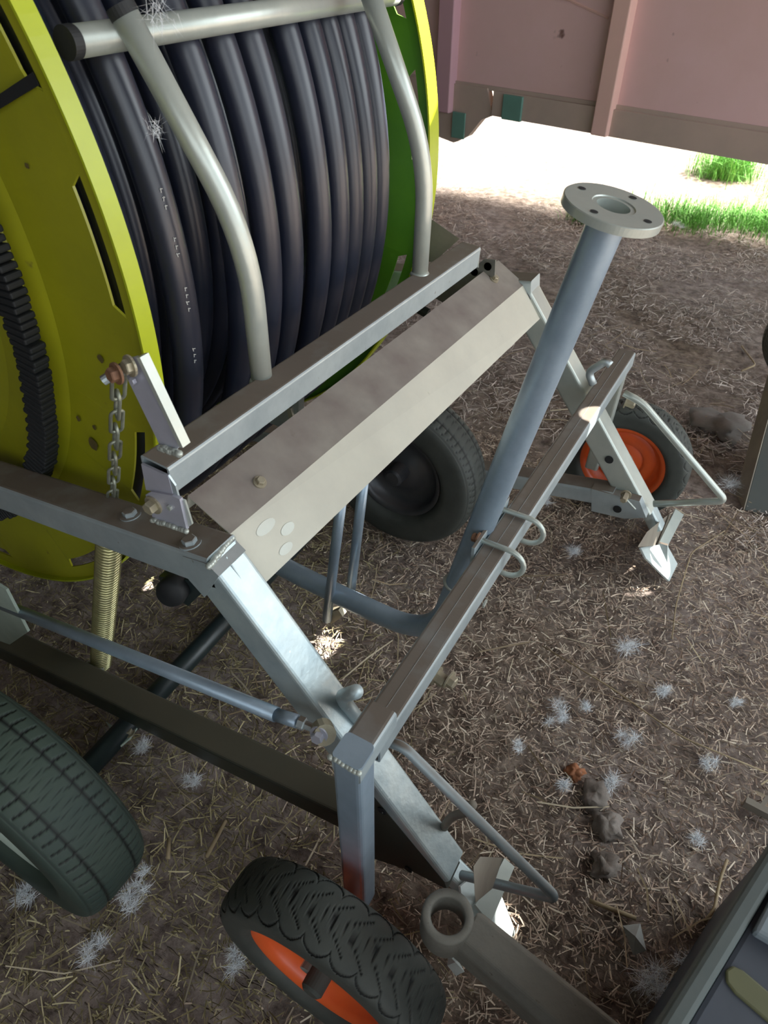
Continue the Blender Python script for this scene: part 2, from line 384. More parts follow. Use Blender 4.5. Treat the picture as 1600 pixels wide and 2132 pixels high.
def g_car(th, w):
    p = th * 72 / (2 * PI); aw = abs(w)
    if abs(w) < .045 or abs(aw - .42) < .05 : return 1
    if aw > .82 and abs(aw - .86) < .02: return .5
    q = (p + w * (1.6 if .1 < aw < .42 else .9)) % 1.
    if .48 < aw < .8: return 1 if q < .16 else 0
    if .08 < aw < .4: return .8 if q < .10 else 0
    return 0
def wheel(parent, name, c, R, rb, W, rimmat, groove, tyremat, out, seg=360, hub='rimdark', label=None, hubr=.03, hublen=.07, dish=.02):
    """out = -1 when the dished outer face looks towards -y"""
    t = G().add(tyre_vf(c, R, rb, W, groove, seg)).build(name, tyremat, parent, smooth=True, label=label); paint_grooves(t)
    cy = V(c); w = W * .72
    prof = [(-w * out * -1, rb * 1.0)]
    prof = [(out * w, rb + .006), (out * w, rb - .004), (out * (w - .012), rb - .012), (out * (w - .012 - dish), rb * .88), (out * (w - .016 - dish * 1.4), rb * .55),
            (out * (w - .010 - dish), rb * .42), (out * (w - .010 - dish), .0001)]
    G().add(lathe(prof, cy, AX, 72, cap=False)).build('rim', rimmat, t, smooth=True)
    prof2 = [(-out * w, rb + .006), (-out * w, rb - .004), (-out * (w - .03), rb * .84), (-out * (w - .045), rb * .5), (-out * (w - .02), rb * .4), (-out * (w - .02), .0001)]
    G().add(lathe(prof2, cy, AX, 72, cap=False)).build('rim_back', rimmat, t, smooth=True)
    G().add(lathe([(out * (w - .035), hubr), (out * (w - .035 + hublen), hubr * .95), (out * (w - .03 + hublen), hubr * .7)], cy, AX, 24)).build('hub', hub, t, smooth=False)
    return t

# ------------------------------------------------------------------ the hose reel machine
mc = empty('hose_reel_machine', (-1.0, 1.05, 0), 'hose reel machine with yellow reel of black hose on galvanised frame with pointed feet', 'irrigation reel')
RC = V((-1.6, 0, 1.09)); RR = .87

def flange(name, y, out, slots, mat, rim_mat):
    """ring plate with chord slots near its edge, a raised lip and a dished centre"""
    vs = []; f = []; st = 1.0; n = int(360 / st); ru = .836
    def rin(a):
        for a0, a1 in slots:
            d = (a - a0) % 360
            if d <= a1 - a0:
                s = d / (a1 - a0); return ru - .022 * min(1, min(s, 1 - s) * 14)
        return ru
    rings = [.10, .46, .50, .58]
    prof = {.10: .0, .46: .0, .50: out * .018, .58: out * .018}
    cols = []
    for k in range(n):
        a = k * st; ra = math.radians(a); d = V((math.cos(ra), 0, math.sin(ra))); ri = rin(a)
        row = [(.10, .0), (.30, .0), (.52, .0), (.585, out * .012), (.60, out * .012), (.66, out * -.008), (ri, 0.0), (ru, 0.0), (RR - .002, 0.0)]
        vs += [V((RC.x, y + h, RC.z)) + d * r for r, h in row]
    m = 9
    for k in range(n):
        j = (k + 1) % n
        for i in range(m - 1):
            if i == 6 and rin(k * st) >= ru - 1e-5 and rin(((k + 1) % n) * st) >= ru - 1e-5: continue
            if i == 6: continue
            f.append((k * m + i, k * m + i + 1, j * m + i + 1, j * m + i))
    o = mesh(name, vs, f, mat, mc, solid=.004)
    # where there is no slot the inner plate meets the ring exactly, so it reads closed
    return o
near_slots = [(18, 34), (359, 372), (332, 345), (300, 312), (268, 281), (236, 249), (204, 217), (172, 185), (140, 153), (108, 121), (76, 89), (48, 60)]
fl = flange('reel_flange', .606, -1, near_slots, 'yellow', 'lime'); tag(fl, 'yellow slotted near flange of the reel')
G().add(lathe([(-.010, RR - .004), (.018, RR - .004), (.018, RR), (-.010, RR)], (RC.x, .602, RC.z), AX, 256, closed=True)).build('rim_lip', 'lime', fl)
fr = flange('reel_flange', 1.50, 1, near_slots, 'green', 'green'); tag(fr, 'far flange of the reel, its shade painted in green')
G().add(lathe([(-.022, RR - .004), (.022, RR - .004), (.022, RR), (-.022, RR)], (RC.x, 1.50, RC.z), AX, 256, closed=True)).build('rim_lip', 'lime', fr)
# radial joint between flange plates
G().add(prism([(RC.x + r * math.cos(a), .5995, RC.z + r * math.sin(a)) for r, a in ((.60, .31), (.84, .322), (.84, .338), (.60, .328))], (0, -.001, 0))).build('plate_joint', 'black', fl)
G().add(lathe([(-.0, .15), (.0, .62), (-.002, .70)], (RC.x, .58, RC.z), AX, 128)).v
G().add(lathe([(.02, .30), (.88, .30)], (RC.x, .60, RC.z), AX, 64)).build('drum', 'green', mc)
# drive chain lying round its ring on the flange
g = G(); nL = 330
for k in range(nL):
    a = 2 * PI * k / nL; d = V((math.cos(a), 0, math.sin(a))); t = V((-math.sin(a), 0, math.cos(a))); c = V((RC.x, .567, RC.z)) + d * (.642 + random.uniform(-.003, .003))
    g.add(box(c, .0105, .030, .042 + .006 * (k % 2), t, AX))
g.build('drive_chain', 'black', mc, bevel=.003)
g = G(); g.add(lathe([(0, .600), (-.03, .604), (-.03, .622), (0, .628)], (RC.x, .60, RC.z), AX, 180, cap=False)); g.build('chain_ring', 'yellow', mc, smooth=False)
for px, r in (((-0.9414,0.6035,0.7981), .013), ((-0.9576,0.6035,0.8462), .006), ((-0.8473,0.6035,0.9904), .007), ((-0.9210,0.6035,0.8405), .005), ((-0.8787,0.6035,1.2599), .004)):
    q = [V(px) + V((math.cos(a) * r * random.uniform(.7, 1.2), 0, math.sin(a) * r * random.uniform(.7, 1.2))) for a in [2 * PI * k / 11 for k in range(11)]]
    mesh('rust_stain', q, [tuple(range(11))], 'stain', fl)
# spoke-like dark gap at lower left of the flange
def torus(y, Rm, r, seg=160, s2=14):
    return lathe([(r * math.cos(2 * PI * k / s2), Rm + r * math.sin(2 * PI * k / s2)) for k in range(s2)], (RC.x, y, RC.z), AX, seg, closed=True)
hr = .025
coil = G()
for y in (.672, .728, .800, .872, .950, 1.018, 1.114, 1.180, 1.234, 1.290, 1.340):
    Rm = .775 if y == .672 else .720 if y == .800 else .818
    coil.add(torus(y, Rm, hr))
for k in range(11): coil.add(torus(.655 + k * .063, .690, hr))
co = coil.build('hose_coil', 'hose', mc, smooth=True)
# faint printed marks along one wrap
g = G()
for a0, nn in ((8.5, 3), (4.0, 3), (-1.0, 4), (-8.0, 3)):
    for i in range(nn):
        a = math.radians(a0 - i * .75); d = V((math.cos(a), 0, math.sin(a))); t = V((-math.sin(a), 0, math.cos(a)))
        side = V((0, -.45, 0)); nrm = (d + side).normalized(); c = V((RC.x, .728, RC.z)) + d * .818 + nrm * (hr + .0006)
        u = t.cross(nrm).normalized()
        g.add(bar(c, c + t * .006 + u * .002 * random.uniform(-1, 1), u * .0012, nrm * .0006)); g.add(bar(c + t * .004, c + t * .004 + u * .004, t * .0012, nrm * .0006))
o = g.build('printed_mark', 'hosetext', co); o['kind'] = 'stuff'

# side rails
up = V((0, 0, 1)); dn = V((0, 0, -1))
P0, P1 = V((-1.0852,0.4900,0.7214)), V((-0.5856,0.4900,0.7848)); dr = (P0 - P1).normalized()
g = G().add(rhs(P1, P1 + dr * 1.6, (0, .066, 0), (0, 0, -.066), caps=True))
rail = g.build('side_rail', 'galv', mc)
Q1 = V((-0.5090,1.6300,0.8167)); g = G().add(rhs(Q1, Q1 + dr * 1.5, (0, .066, 0), (0, 0, -.066), caps=True)); g.build('side_rail', 'galv', mc)
# rail weld beads
def weld(name_parent, P, Q, r=.005, n=14):
    g = G(); P, Q = V(P), V(Q)
    for i in range(n):
        c = P.lerp(Q, i / (n - 1)) + V([random.uniform(-.001, .001) for _ in range(3)])
        g.add(lathe([(-r * 1.2, r * .2), (-r * .6, r), (r * .6, r), (r * 1.2, r * .2)], c, (Q - P), 8))
    return g.build('weld_bead', 'galv_light', name_parent, smooth=True)
G().add(prism([(-0.6338,0.4890,0.7689), (-0.5845,0.4890,0.7771), (-0.5639,0.4890,0.7610), (-0.6079,0.4890,0.6898), (-0.6444,0.4890,0.7278)], (0, .064, 0))).build('corner_gusset', 'galv', rail)
weld(rail, (-0.5769,0.4870,0.7786), (-0.5890,0.5520,0.7766), .005)
# legs
LP0, LP1 = V((-0.5810,0.4900,0.7759)), V((-0.1438,0.4900,0.1701))
ld = (LP1 - LP0).normalized()
leg1 = G().add(rhs(LP0 - ld * .0, LP1, (0, .066, 0), (-1, 0, -.6), caps=True))
def rhs_leg(a, b): return rhs(a, b, (0, .066, 0), V((-.82, 0, -.57)) * .068, caps=True)
leg = G().add(rhs_leg(LP0, LP1)).build('leg', 'leg', mc)
FL0, FL1 = V((-0.5076,1.6300,0.7896)), V((-0.0649,1.6300,0.2328))
legf = G().add(rhs_leg(FL0, FL1)).build('leg', 'galv_light', mc)
def hole(parent, c, axis, r=.011):
    G().add(lathe([(0, .0001), (.0, r), (.0015, r)], c, axis, 20)).build('bolt_hole', 'black', parent)
hole(legf, (-0.2138,1.6280,0.3727), (0, -1, 0), .012); hole(leg, (-0.2630,0.4545,0.3853), (0, -1, 0), .001)
# weld seam on the near leg
G().add(sweep([(-0.5753,0.5200,0.7690), (-0.5082,0.5200,0.6630), (-0.3997,0.5200,0.5073)], .0022, 6)).build('weld_seam', 'leg', leg)
# lower bars
B0, B1 = V((-1.3488,0.4550,0.0992)), V((-0.3713,0.4880,0.1934)); bd = (B1 - B0).normalized()
lb = G().add(rhs(B0 - bd * .25, B1 + bd * .10, (0, .066, 0), (0, 0, -.062), caps=True)).build('lower_bar', 'dark', mc)
pl = prism([(-0.3042,0.4890,0.3450), (-0.1516,0.4890,0.1621), (-0.1443,0.4890,0.1405), (-0.2166,0.4890,0.1286), (-0.3134,0.4890,0.0755)], (0, .055, 0))
G().add(pl).build('bar_end', 'dark', lb)
hole(lb, (-0.2830,0.4875,0.3107), (0, -1, 0), .009); hole(lb, (-0.2252,0.4875,0.1321), (0, -1, 0), .008)
F0, F1 = V((-0.7386,1.6000,0.1896)), V((-0.1470,1.6000,0.2944)); fd = (F1 - F0).normalized()
lf = G().add(rhs(F0 - fd * .8, F1 - fd * .03, (0, .060, 0), (0, 0, -.052), caps=True)).build('lower_bar', 'galv', mc)
G().add(prism([(-0.2360,1.5980,0.2805), (-0.1030,1.5980,0.2898), (-0.0730,1.5980,0.2429), (-0.1282,1.5980,0.2151), (-0.2205,1.5980,0.2042)], (0, .028, 0))).build('bar_end', 'galv', lf)
hole(lf, (-0.1529,1.5960,0.2420), (0, -1, 0), .012)
bolt((-0.1413,1.5900,0.3039), (0, -1, 0), .010, .03).build('pin', 'bolt', lf)
G().add(sweep([(-0.1500,1.5800,0.3075), (-0.1053,1.5800,0.2743)], .0025, 6)).build('split_pin', 'galv_light', lf)
# axle tube and near pale plates
G().add(sweep([(-.975, .30, .045), (-.985, 1.25, .060)], .026, 20)).build('cross_tube', 'darktube', mc, smooth=True)
G().add(prism([(-1.2220,0.4400,0.4699), (-1.1475,0.4400,0.4616), (-1.1501,0.4400,0.3243), (-1.2786,0.4400,0.1991), (-1.4095,0.4400,0.1579)], (0, .006, 0))).build('bracket_plate', 'pale', mc)
G().add(prism([(-1.0287,0.4530,0.0500), (-0.9931,0.4526,0.0500), (-0.9927,0.4766,0.0500), (-0.9514,0.4794,0.0500), (-0.9457,0.4507,0.0500), (-0.9496,0.4243,0.0500)], (0, 0, -.006))).build('lock_plate', 'pale', mc)
bolt((-0.9585,0.4593,0.0520), (0, 0, 1), .010, .01).build('lock_bolt', 'bolt', mc)

# spades
def spade(parent, blade, rib, flat, flange_, top):
    b = G().add(prism(blade, (.004, 0, .004))).build('spade', 'spade', parent)
    G().add(prism(rib, (0, .008, 0))).build('rib_plate', 'galv', b)
    G().add(prism(flat, (0, 0, .004))).build('foot_plate', 'tan', b)
    G().add(prism(flange_, (.003, .002, .003))).build('foot_flange', 'galv_light', b)
spade(mc, [(-0.0649,1.5872,0.1388), (-0.0041,1.7220,0.0712), (0.0452,1.7137,0.0165), (0.0395,1.6207,0.0228), (-0.0420,1.5805,0.1133)],
      [(-0.0204,1.6300,0.1435), (0.0046,1.6300,0.1459), (0.0199,1.6300,0.0833)],
      [(-0.0568,1.3220,0.3681), (-0.0200,1.7910,0.0002), (-0.0117,2.1057,-0.0829), (-0.0320,1.7767,0.1200), (-0.0527,1.4322,0.3270)],
      [(-0.0237,1.6956,0.0818), (0.0026,1.7334,0.0527), (0.0152,1.9285,0.0386), (-0.0138,1.9020,0.0708)], 0)
spade(mc, [(-0.1306,0.5110,0.1229), (-0.1050,0.5836,0.0945), (-0.0565,0.5629,0.0406), (-0.0126,0.5374,-0.0082), (-0.0125,0.5220,-0.0083), (-0.0736,0.4967,0.0596), (-0.1125,0.4863,0.1028)],
      [(-0.0982,0.5200,0.0506), (-0.0892,0.5200,0.1417), (-0.0895,0.5200,0.0127)],
      [(-0.0838,0.3882,0.5384), (-0.0823,0.4105,0.5231), (-0.0647,0.5015,0.3468), (-0.0624,0.4604,0.3240), (-0.0717,0.3933,0.4169)],
      [(-0.0792,0.6140,0.0880), (-0.0566,0.6194,0.0629), (-0.0579,0.5002,0.0643), (-0.0938,0.5012,0.1042), (-0.0829,0.5564,0.0922)], 0)
for a, b, sc in (((-0.0800,1.6600,0.2434), (0.0221,1.6600,0.1020), 1), ((-0.1599,0.5200,0.1205), (-0.0728,0.5200,0.0502), 1)):
    G().add(rhs(a, V(a).lerp(V(b), .55), (0, .045, 0), (-.03, 0, -.02), caps=True)).build('foot_stem', 'leg', mc)

# cover
n0, n1 = .565, 1.64
sec0 = [V((-0.6799,0.5650,0.8130)), V((-0.6043,0.5650,0.7672)), V((-0.5466,0.5650,0.6873))]
sec1 = [V((-0.6871,1.6400,0.8293)), V((-0.5285,1.6400,0.8017)), V((-0.4720,1.6400,0.7268))]
sec1[0] = sec1[1] + (sec0[0] - sec0[1]) * 1.0
vs = sec0 + sec1 + [sec0[2] + V((-.012, 0, -.012)), sec1[2] + V((-.012, 0, -.012)), sec0[0] + V((-.01, 0, -.03)), sec1[0] + V((-.01, 0, -.03))]
cov = mesh('cover', vs, [(0, 1, 4, 3), (1, 2, 5, 4), (2, 6, 7, 5), (0, 3, 9, 8)], 'sheet', mc, solid=.003)
def covp(s, t, k=0): return vs[k].lerp(vs[k + 3], s).lerp(vs[k + 1].lerp(vs[k + 4], s), t)
def cov_normal(k=0): return (vs[k + 3] - vs[k]).cross(vs[k + 1] - vs[k]).normalized() * -1
n_ = cov_normal(0); n_ = n_ if n_.z > 0 else -n_
bolt(covp(.10, .62) + n_ * .003, n_, .008, .009).build('cover_screw', 'bolt', cov)
bolt(covp(.93, .35) + n_ * .003, n_, .008, .009).build('cover_screw', 'bolt', cov)
n2 = cov_normal(1); n2 = n2 if n2.z > 0 else -n2
g = G()
for s, t, a, b in ((.055, .30, .022, .010), (.085, .58, .016, .009), (.062, .82, .016, .008)):
    c = covp(s, t, 1) + n2 * .0022; u = (vs[4] - vs[1]).normalized(); w = n2.cross(u)
    n = 16; q = [c + u * a * math.cos(2 * PI * i / n) + w * b * math.sin(2 * PI * i / n) for i in range(n)]; g.add((q, [tuple(range(n))]))
M['smear'] = paint('pale smear', (.62, .64, .56), (.56, .56, .48), rough=.5, scale=10)
g.build('smear_mark', 'smear', cov)

# swing beam with its guard tubes
BN, BF = V((-0.6173,0.4920,0.9410)), V((-0.5988,1.5000,0.9247)); BF.z = BN.z + (BF.z - BN.z) * .9
bm_ = G().add(rhs(BN, BF, (-.052, 0, .004), (0, 0, -.050), t=.0035, r=.005)).build('swing_beam', 'galv', mc)
G().add(bar(BF + V((-.050, -.002, -.002)), BF + V((-.050, .001, -.002)), (.048, 0, 0), (0, 0, -.046))).build('beam_cap', 'galv_light', bm_)
# near pivot: plate under beam end, bracket on rail, bolt
pv = G().add(prism([(-0.6664,0.4880,0.9326), (-0.6175,0.4880,0.9297), (-0.6176,0.4880,0.8941), (-0.6725,0.4880,0.8840)], (0, .004, 0))).build('pivot_plate', 'zinc', mc)
G().add(prism([(-0.6183,0.4890,0.9304), (-0.6092,0.4890,0.9156), (-0.6084,0.4890,0.8954), (-0.6224,0.4890,0.8896)], (0, .003, 0))).build('pivot_side', 'galv', pv)
G().add(prism([(-0.6712,0.4840,0.8784), (-0.6566,0.4840,0.8897), (-0.6150,0.4840,0.8997), (-0.6013,0.4840,0.8985), (-0.6027,0.4840,0.8480), (-0.6037,0.4840,0.8401), (-0.6704,0.4840,0.8347)], (0, .006, 0))).build('pivot_bracket', 'zinc', pv)
G().add(prism([(-0.6089,0.4890,0.8935), (-0.5974,0.4890,0.8939), (-0.5946,0.4890,0.8514), (-0.6089,0.4890,0.8375)], (0, .003, 0))).build('bracket_side', 'galv_light', pv)
bolt((-0.6583,0.4820,0.8655), (0, -1, 0), .0105, .012).build('pivot_bolt', 'bolt', pv)
bolt((-0.6245,0.4840,0.8747), (0, -1, 0), .0045, .004, False).build('pivot_rivet', 'galv_light', pv)
weld(pv, (-0.6690,0.4820,0.8331), (-0.6018,0.4820,0.8407), .004, 12)
for p in ((277, 1085), (392, 1120)):
    q = V((-0.7818,0.5250,0.7437)) if p[0] == 277 else V((-0.6347,0.5100,0.7874))
    q.z = P1.z + (q.x - P1.x) * dr.z / dr.x
    b_ = bolt(q + V((0, 0, .001)), (-.13, 0, 1), .012, .009); b_.build('frame_bolt', 'galv', rail)
# lever up from the beam with chain
lv = G().add(prism([(-0.6183,0.4920,1.1059), (-0.6247,0.4920,1.1055), (-0.6433,0.4920,1.0973), (-0.6544,0.4920,1.0865), (-0.6518,0.4920,1.0725), (-0.6225,0.4920,0.9772), (-0.5989,0.4920,0.9740), (-0.5862,0.4920,0.9878)], (0, .004, 0))).build('lever', 'zinc', mc)
G().add(bar((-0.6183,0.4880,1.1078), (-0.5809,0.4880,0.9906), (.006, 0, .003), (0, .014, 0))).build('lever_edge', 'galv_light', lv)
G().add(sweep([V((-0.6463,0.4920,1.0887)) + V((0, .012, 0)), V((-0.6710,0.4920,1.0698)) + V((0, -.020, 0))], .0065, 12)).build('lever_bolt', 'galv', lv)
bolt((-0.6392,0.4700,1.0896), (-.2, -1, .1), .0095, .010).build('lever_nut', 'rust', lv)
bolt((-0.6305,0.4850,1.0950), (-.2, -1, .1), .0095, .008).build('lever_nut', 'bolt', lv)
bolt((-0.6337,0.4880,1.0730), (0, -1, 0), .005, .005, False).build('lever_stud', 'zinc', lv)
weld(lv, (-0.6180,0.4890,0.9768), (-0.5866,0.4890,0.9788), .005, 9)
# chain
c0, c1 = V((-0.6563,0.4850,1.0720)), V((-0.8736,0.5600,0.7246)); g = G(); nl = 9; dv = (c1 - c0) / nl; dl = dv.length
for i in range(nl):
    c = c0 + dv * (i + .5); t = dv.normalized(); s = V((.85, -.5, 0)) if i % 2 else V((.5, .85, 0)); s = (s - t * s.dot(t)).normalized()
    hl, hw = dl * .66, .0085; path = []
    for k in range(16):
        a = 2 * PI * k / 16; ext = (hl - hw) * (1 if math.cos(a) >= 0 else -1); path.append(c + t * (ext + hw * math.cos(a)) + s * hw * math.sin(a))
    g.add(sweep(path, .0027, 7, closed=True))
g.build('chain', 'chain', mc, smooth=True)
# spring
s0, s1 = V((-0.9217,0.5750,0.6462)), V((-1.1643,0.5650,0.0542)); n = 62; g = G(); path = []; t = (s1 - s0).normalized(); e1 = t.orthogonal().normalized(); e2 = t.cross(e1)
for i in range(n * 12 + 1):
    a = 2 * PI * i / 12; path.append(s0.lerp(s1, i / (n * 12)) + (e1 * math.cos(a) + e2 * math.sin(a)) * .0225)
sp = G().add(sweep(path, .0040, 6)).build('spring', 'brass', mc, smooth=True)
G().add(sweep([s1, s1 + t * .05], .006, 8)).build('spring_hook', 'brass', sp)
G().add(sweep([(-1.1851,0.5500,0.0659), (-1.1972,0.5000,0.0687)], .004, 8)).build('spring_pin', 'chain', sp)
G().add(sweep([(-1.1391,0.5500,0.0688), (-1.1182,0.5000,0.0779)], .007, 8)).build('spring_pin', 'chain', sp)
# guard tubes and top bar
t1 = fillet([(-.663, .755, .925), (-.655, .755, 1.155), (-0.7602,0.7080,1.4197)], .10)
T1 = G().add(sweep(t1, .0172, 24)).build('guard_tube', 'galv_light', mc, smooth=True)
t2 = fillet([(-.645, 1.28, .925), (-.638, 1.28, 1.155), (-0.7275,1.2150,1.4186)], .10)
T2 = G().add(sweep(t2, .0172, 24)).build('guard_tube', 'galv_light', mc, smooth=True)
for T, p, q in ((T1, t1[-1], t1[-2]), (T2, t2[-1], t2[-2])):
    dd = (p - q).normalized(); G().add(sweep([p - dd * .006, p + dd * .006], .0180, 24)).build('end_cap', 'black', T, smooth=False)
    g = G(); g.add(lathe([(0, .0215), (.004, .0195), (.007, .0172)], T is T1 and (-.6628, .755, .929) or (-.645, 1.28, .929), (0, 0, 1), 24)); g.build('weld_collar', 'galv_light', T, smooth=True)
tb = V((-.790, .651, 1.393))
tb2 = V((-.790, 1.42, 1.393))
TB = G().add(sweep([tb, tb2], .0172, 28)).build('top_bar', 'galv_light', mc, smooth=True)
for P, s in ((tb, -1), (tb2, 1)): G().add(sweep([P + V((0, s * -.002, 0)), P + V((0, s * .012, 0))], .0180, 28)).build('end_cap', 'black', TB)
hole(TB, V((-0.8244,1.0200,1.3783)) , (.5, -.5, .6), .004)
# far bracket
fb = G().add(prism([(-0.6392,1.5600,0.8468), (-0.6125,1.5600,0.8757), (-0.5827,1.5600,0.8789), (-0.5794,1.5600,0.8285), (-0.6905,1.5600,0.7352), (-0.7404,1.5600,0.7505)], (0, .006, 0))).build('far_bracket', 'cast', mc)
for p in ((-0.6319,1.5530,0.8434), (-0.5980,1.5530,0.8631)): G().add(lathe([(0, .0001), (0, .010)], p, (0, -1, 0), 16)).build('bracket_hole', 'galv_light', fb)
G().add(sweep([(-0.8222,1.6200,0.6822), (-0.7856,1.6200,0.6722)], .014, 12)).build('bump_stop', 'black', mc)
G().add(prism([(-0.7797,1.6000,0.9329), (-0.6987,1.6000,0.8982), (-0.7646,1.6000,0.8279), (-0.7785,1.6000,0.8252)], (-.01, .004, 0))).build('side_guard', 'tan', mc)
G().add(prism([(-0.8306,0.9500,0.6810), (-0.7738,0.9500,0.7329), (-0.7442,0.9500,0.7617), (-0.7474,0.9500,0.7296), (-0.7926,0.9500,0.6789)], (0, .02, .0))).build('under_bracket', 'galv', mc)
G().add(bar((-0.7704,0.9400,0.7418), (-0.7644,0.9400,0.7085), (.012, 0, 0), (0, .02, 0))).build('under_web', 'galv_light', mc)
# pulley under the rail
pu = G().add(lathe([(-.02, .012), (-.02, .020), (-.014, .027), (.02, .029), (.03, .024)], (-0.7684,0.5600,0.5614), (.35, -1, .25), 28)).build('rubber_roller', 'black', mc, smooth=True)
G().add(lathe([(.0, .004), (.001, .011), (.006, .011)], V((-0.7723,0.5600,0.5645)) + V((.006, -.022, .004)), (.35, -1, .25), 20)).build('roller_bolt', 'rust', pu)
G().add(prism([(-0.8242,0.5700,0.5516), (-0.7180,0.5700,0.5944), (-0.7134,0.5700,0.5647), (-0.7617,0.5700,0.5014), (-0.8233,0.5700,0.5115)], (0, .02, 0))).build('roller_bracket', 'darktube', mc)
# stabiliser strut with turnbuckle
S0, S1 = V((-1.3505,0.4500,0.3357)), V((-0.4585,0.4500,0.5282))
st_ = G().add(sweep([S0, S1], .0125, 20)).build('strut', 'galv_blue', mc, smooth=True)
S2, S3 = V((-0.4134,0.4500,0.5431)), V((-0.3713,0.4550,0.5411))
G().add(sweep([S1, S1.lerp(S2, .95)], .0110, 20)).build('strut_sleeve', 'galv_blue', st_, smooth=True)
b_ = bolt(S2, S3 - S2, .011, .012, False); b_.build('strut_nut', 'galv', st_)
G().add(sweep([S2, S3], .007, 10)).build('threaded_rod', 'galv', st_)
g = G().add(lathe([(-.012, .006), (-.012, .018), (.012, .018), (.012, .006)], (-0.3653,0.4500,0.5532), (.6, -.55, .5), 14)); g.build('strut_eye', 'bolt', st_)
b_ = bolt((-0.3672,0.4400,0.5579), (.2, -1, .3), .010, .012); b_.build('strut_bolt', 'zinc', st_)
# hook pin on the leg
hk = fillet([(-0.3425,0.5400,0.4488), (-0.3879,0.5300,0.5282), (-0.3348,0.5000,0.6188)], .03, 8)
G().add(sweep(hk, .0115, 16)).build('hook_pin', 'leg', mc, smooth=True)
# foot loops
l1 = fillet([(-0.2841,0.5150,0.4966), (-0.2578,0.5150,0.5032), (0.0351,0.5150,0.2826), (-0.1291,0.5150,0.1672)], [.04, .02], 8)
G().add(sweep(l1, .0088, 14)).build('loop_handle', 'galv', mc, smooth=True)
l2 = fillet([(-0.2228,1.6400,0.5762), (-0.1727,1.6400,0.5628), (0.0987,1.6400,0.3452), (-0.0675,1.6400,0.2652)], [.04, .02], 8)
G().add(sweep(l2, .0095, 14)).build('loop_handle', 'galv_light', mc, smooth=True)
hk2 = fillet([(-0.1868,0.5500,0.2324), (-0.1759,0.5500,0.2864), (-0.1498,0.5500,0.3323), (-0.1412,0.5500,0.3675)], .02)
G().add(sweep(hk2, .008, 12)).build('hook_pin', 'tan', mc, smooth=True)
hk3 = fillet([(-0.2966,1.6000,0.6005), (-0.3163,1.6000,0.6297), (-0.2794,1.6000,0.6709), (-0.2659,1.6000,0.6639)], .04)
G().add(sweep(hk3, .010, 12)).build('hook_pin', 'galv', mc, smooth=True)
# thin hanging tubes
for a, b in (((-0.6432,0.9500,0.5962), (-0.7192,0.9500,0.0945)), ((-0.6361,1.0300,0.5982), (-0.6916,1.0300,0.1502))):
    G().add(sweep([a, b], .0125, 16)).build('hanging_tube', 'galv_blue', mc, smooth=True)
G().add(prism([(-0.7331,0.9600,0.0996), (-0.6867,0.9600,0.1418), (-0.6743,0.9600,0.1223), (-0.7136,0.9600,0.0676)], (0, .02, 0))).build('tube_clamp', 'bolt', mc)
# main wheels
wheel(mc, 'road_wheel', (-.905, .192, .262), .262, .155, .075, 'pale', g_car, 'rubber_green', -1, 720, hub='rimdark', label='near road wheel with ribbed car tyre')
wheel(mc, 'road_wheel', (-.765, 1.455, .255), .25, .140, .070, 'rimdark', g_car, 'rubber', -1, 360, hub='rimdark', label='far road wheel with dark steel rim', hublen=.05)
g = G()

# ------------------------------------------------------------------ sprinkler cart
sc = empty('sprinkler_cart', (-.27, 1.05, 0), 'galvanised sprinkler cart with flanged riser pipe and two orange rimmed wheels', 'sprinkler cart')
XN, XF = V((-0.2670,0.4550,0.5855)), V((-0.2466,1.8400,0.5934))
xb = G().add(rhs(XN, XF, (-.050, 0, .0), (0, 0, -.046), t=.004, r=.006)).build('crossbar', 'galv', sc)
G().add(sweep([XN + V((-.026, .02, -.0001)), XF + V((-.026, -.02, -.0001))], .0008, 6)).build('seam', 'galv', xb)
Lp = XN + V((-.005, .01, -.005))
i0 = V((-0.2496,0.3720,0.6664))
pst = G().add(rhs(V(i0), V((i0.x - .004, i0.y, .16)), (0, .042, 0), (-.045, 0, 0), caps=True)).build('wheel_post', 'galv_blue', sc)
G().add(rhs(i0 + V((0, .0015, 0)), i0 + V((0, .10, 0)), (-.045, 0, 0), (0, 0, -.04), caps=True)).build('slide_tube', 'galv', sc)
weld(pst, i0 + V((-.044, -.001, -.004)), i0 + V((0, -.001, -.004)), .004, 8)
f0 = XF + V((-.01, -.02, -.01))
G().add(rhs(f0 + V((0, .0, -.02)), f0 + V((-.01, .0, -.40)), (0, .04, 0), (-.04, 0, 0), caps=True)).build('wheel_post', 'galv_light', sc)
wheel(sc, 'cart_wheel', (-.262, .275, .198), .2, .128, .052, 'orange', g_moto, 'rubber', -1, 1100, hub='rubber', label='near cart wheel', hubr=.020, hublen=.05, dish=.012)
wheel(sc, 'cart_wheel', (-.205, 1.905, .200), .2, .126, .050, 'orange', g_moto, 'rubber', -1, 500, hub='galv_light', label='far cart wheel', hubr=.028, hublen=.06, dish=.022)
G().add(sweep([(-.285, .24, .198), (-.285, .42, .198)], .012, 12)).build('axle', 'galv', sc); G().add(sweep([(-.22, 1.82, .2), (-.22, 1.96, .2)], .012, 12)).build('axle', 'galv', sc)
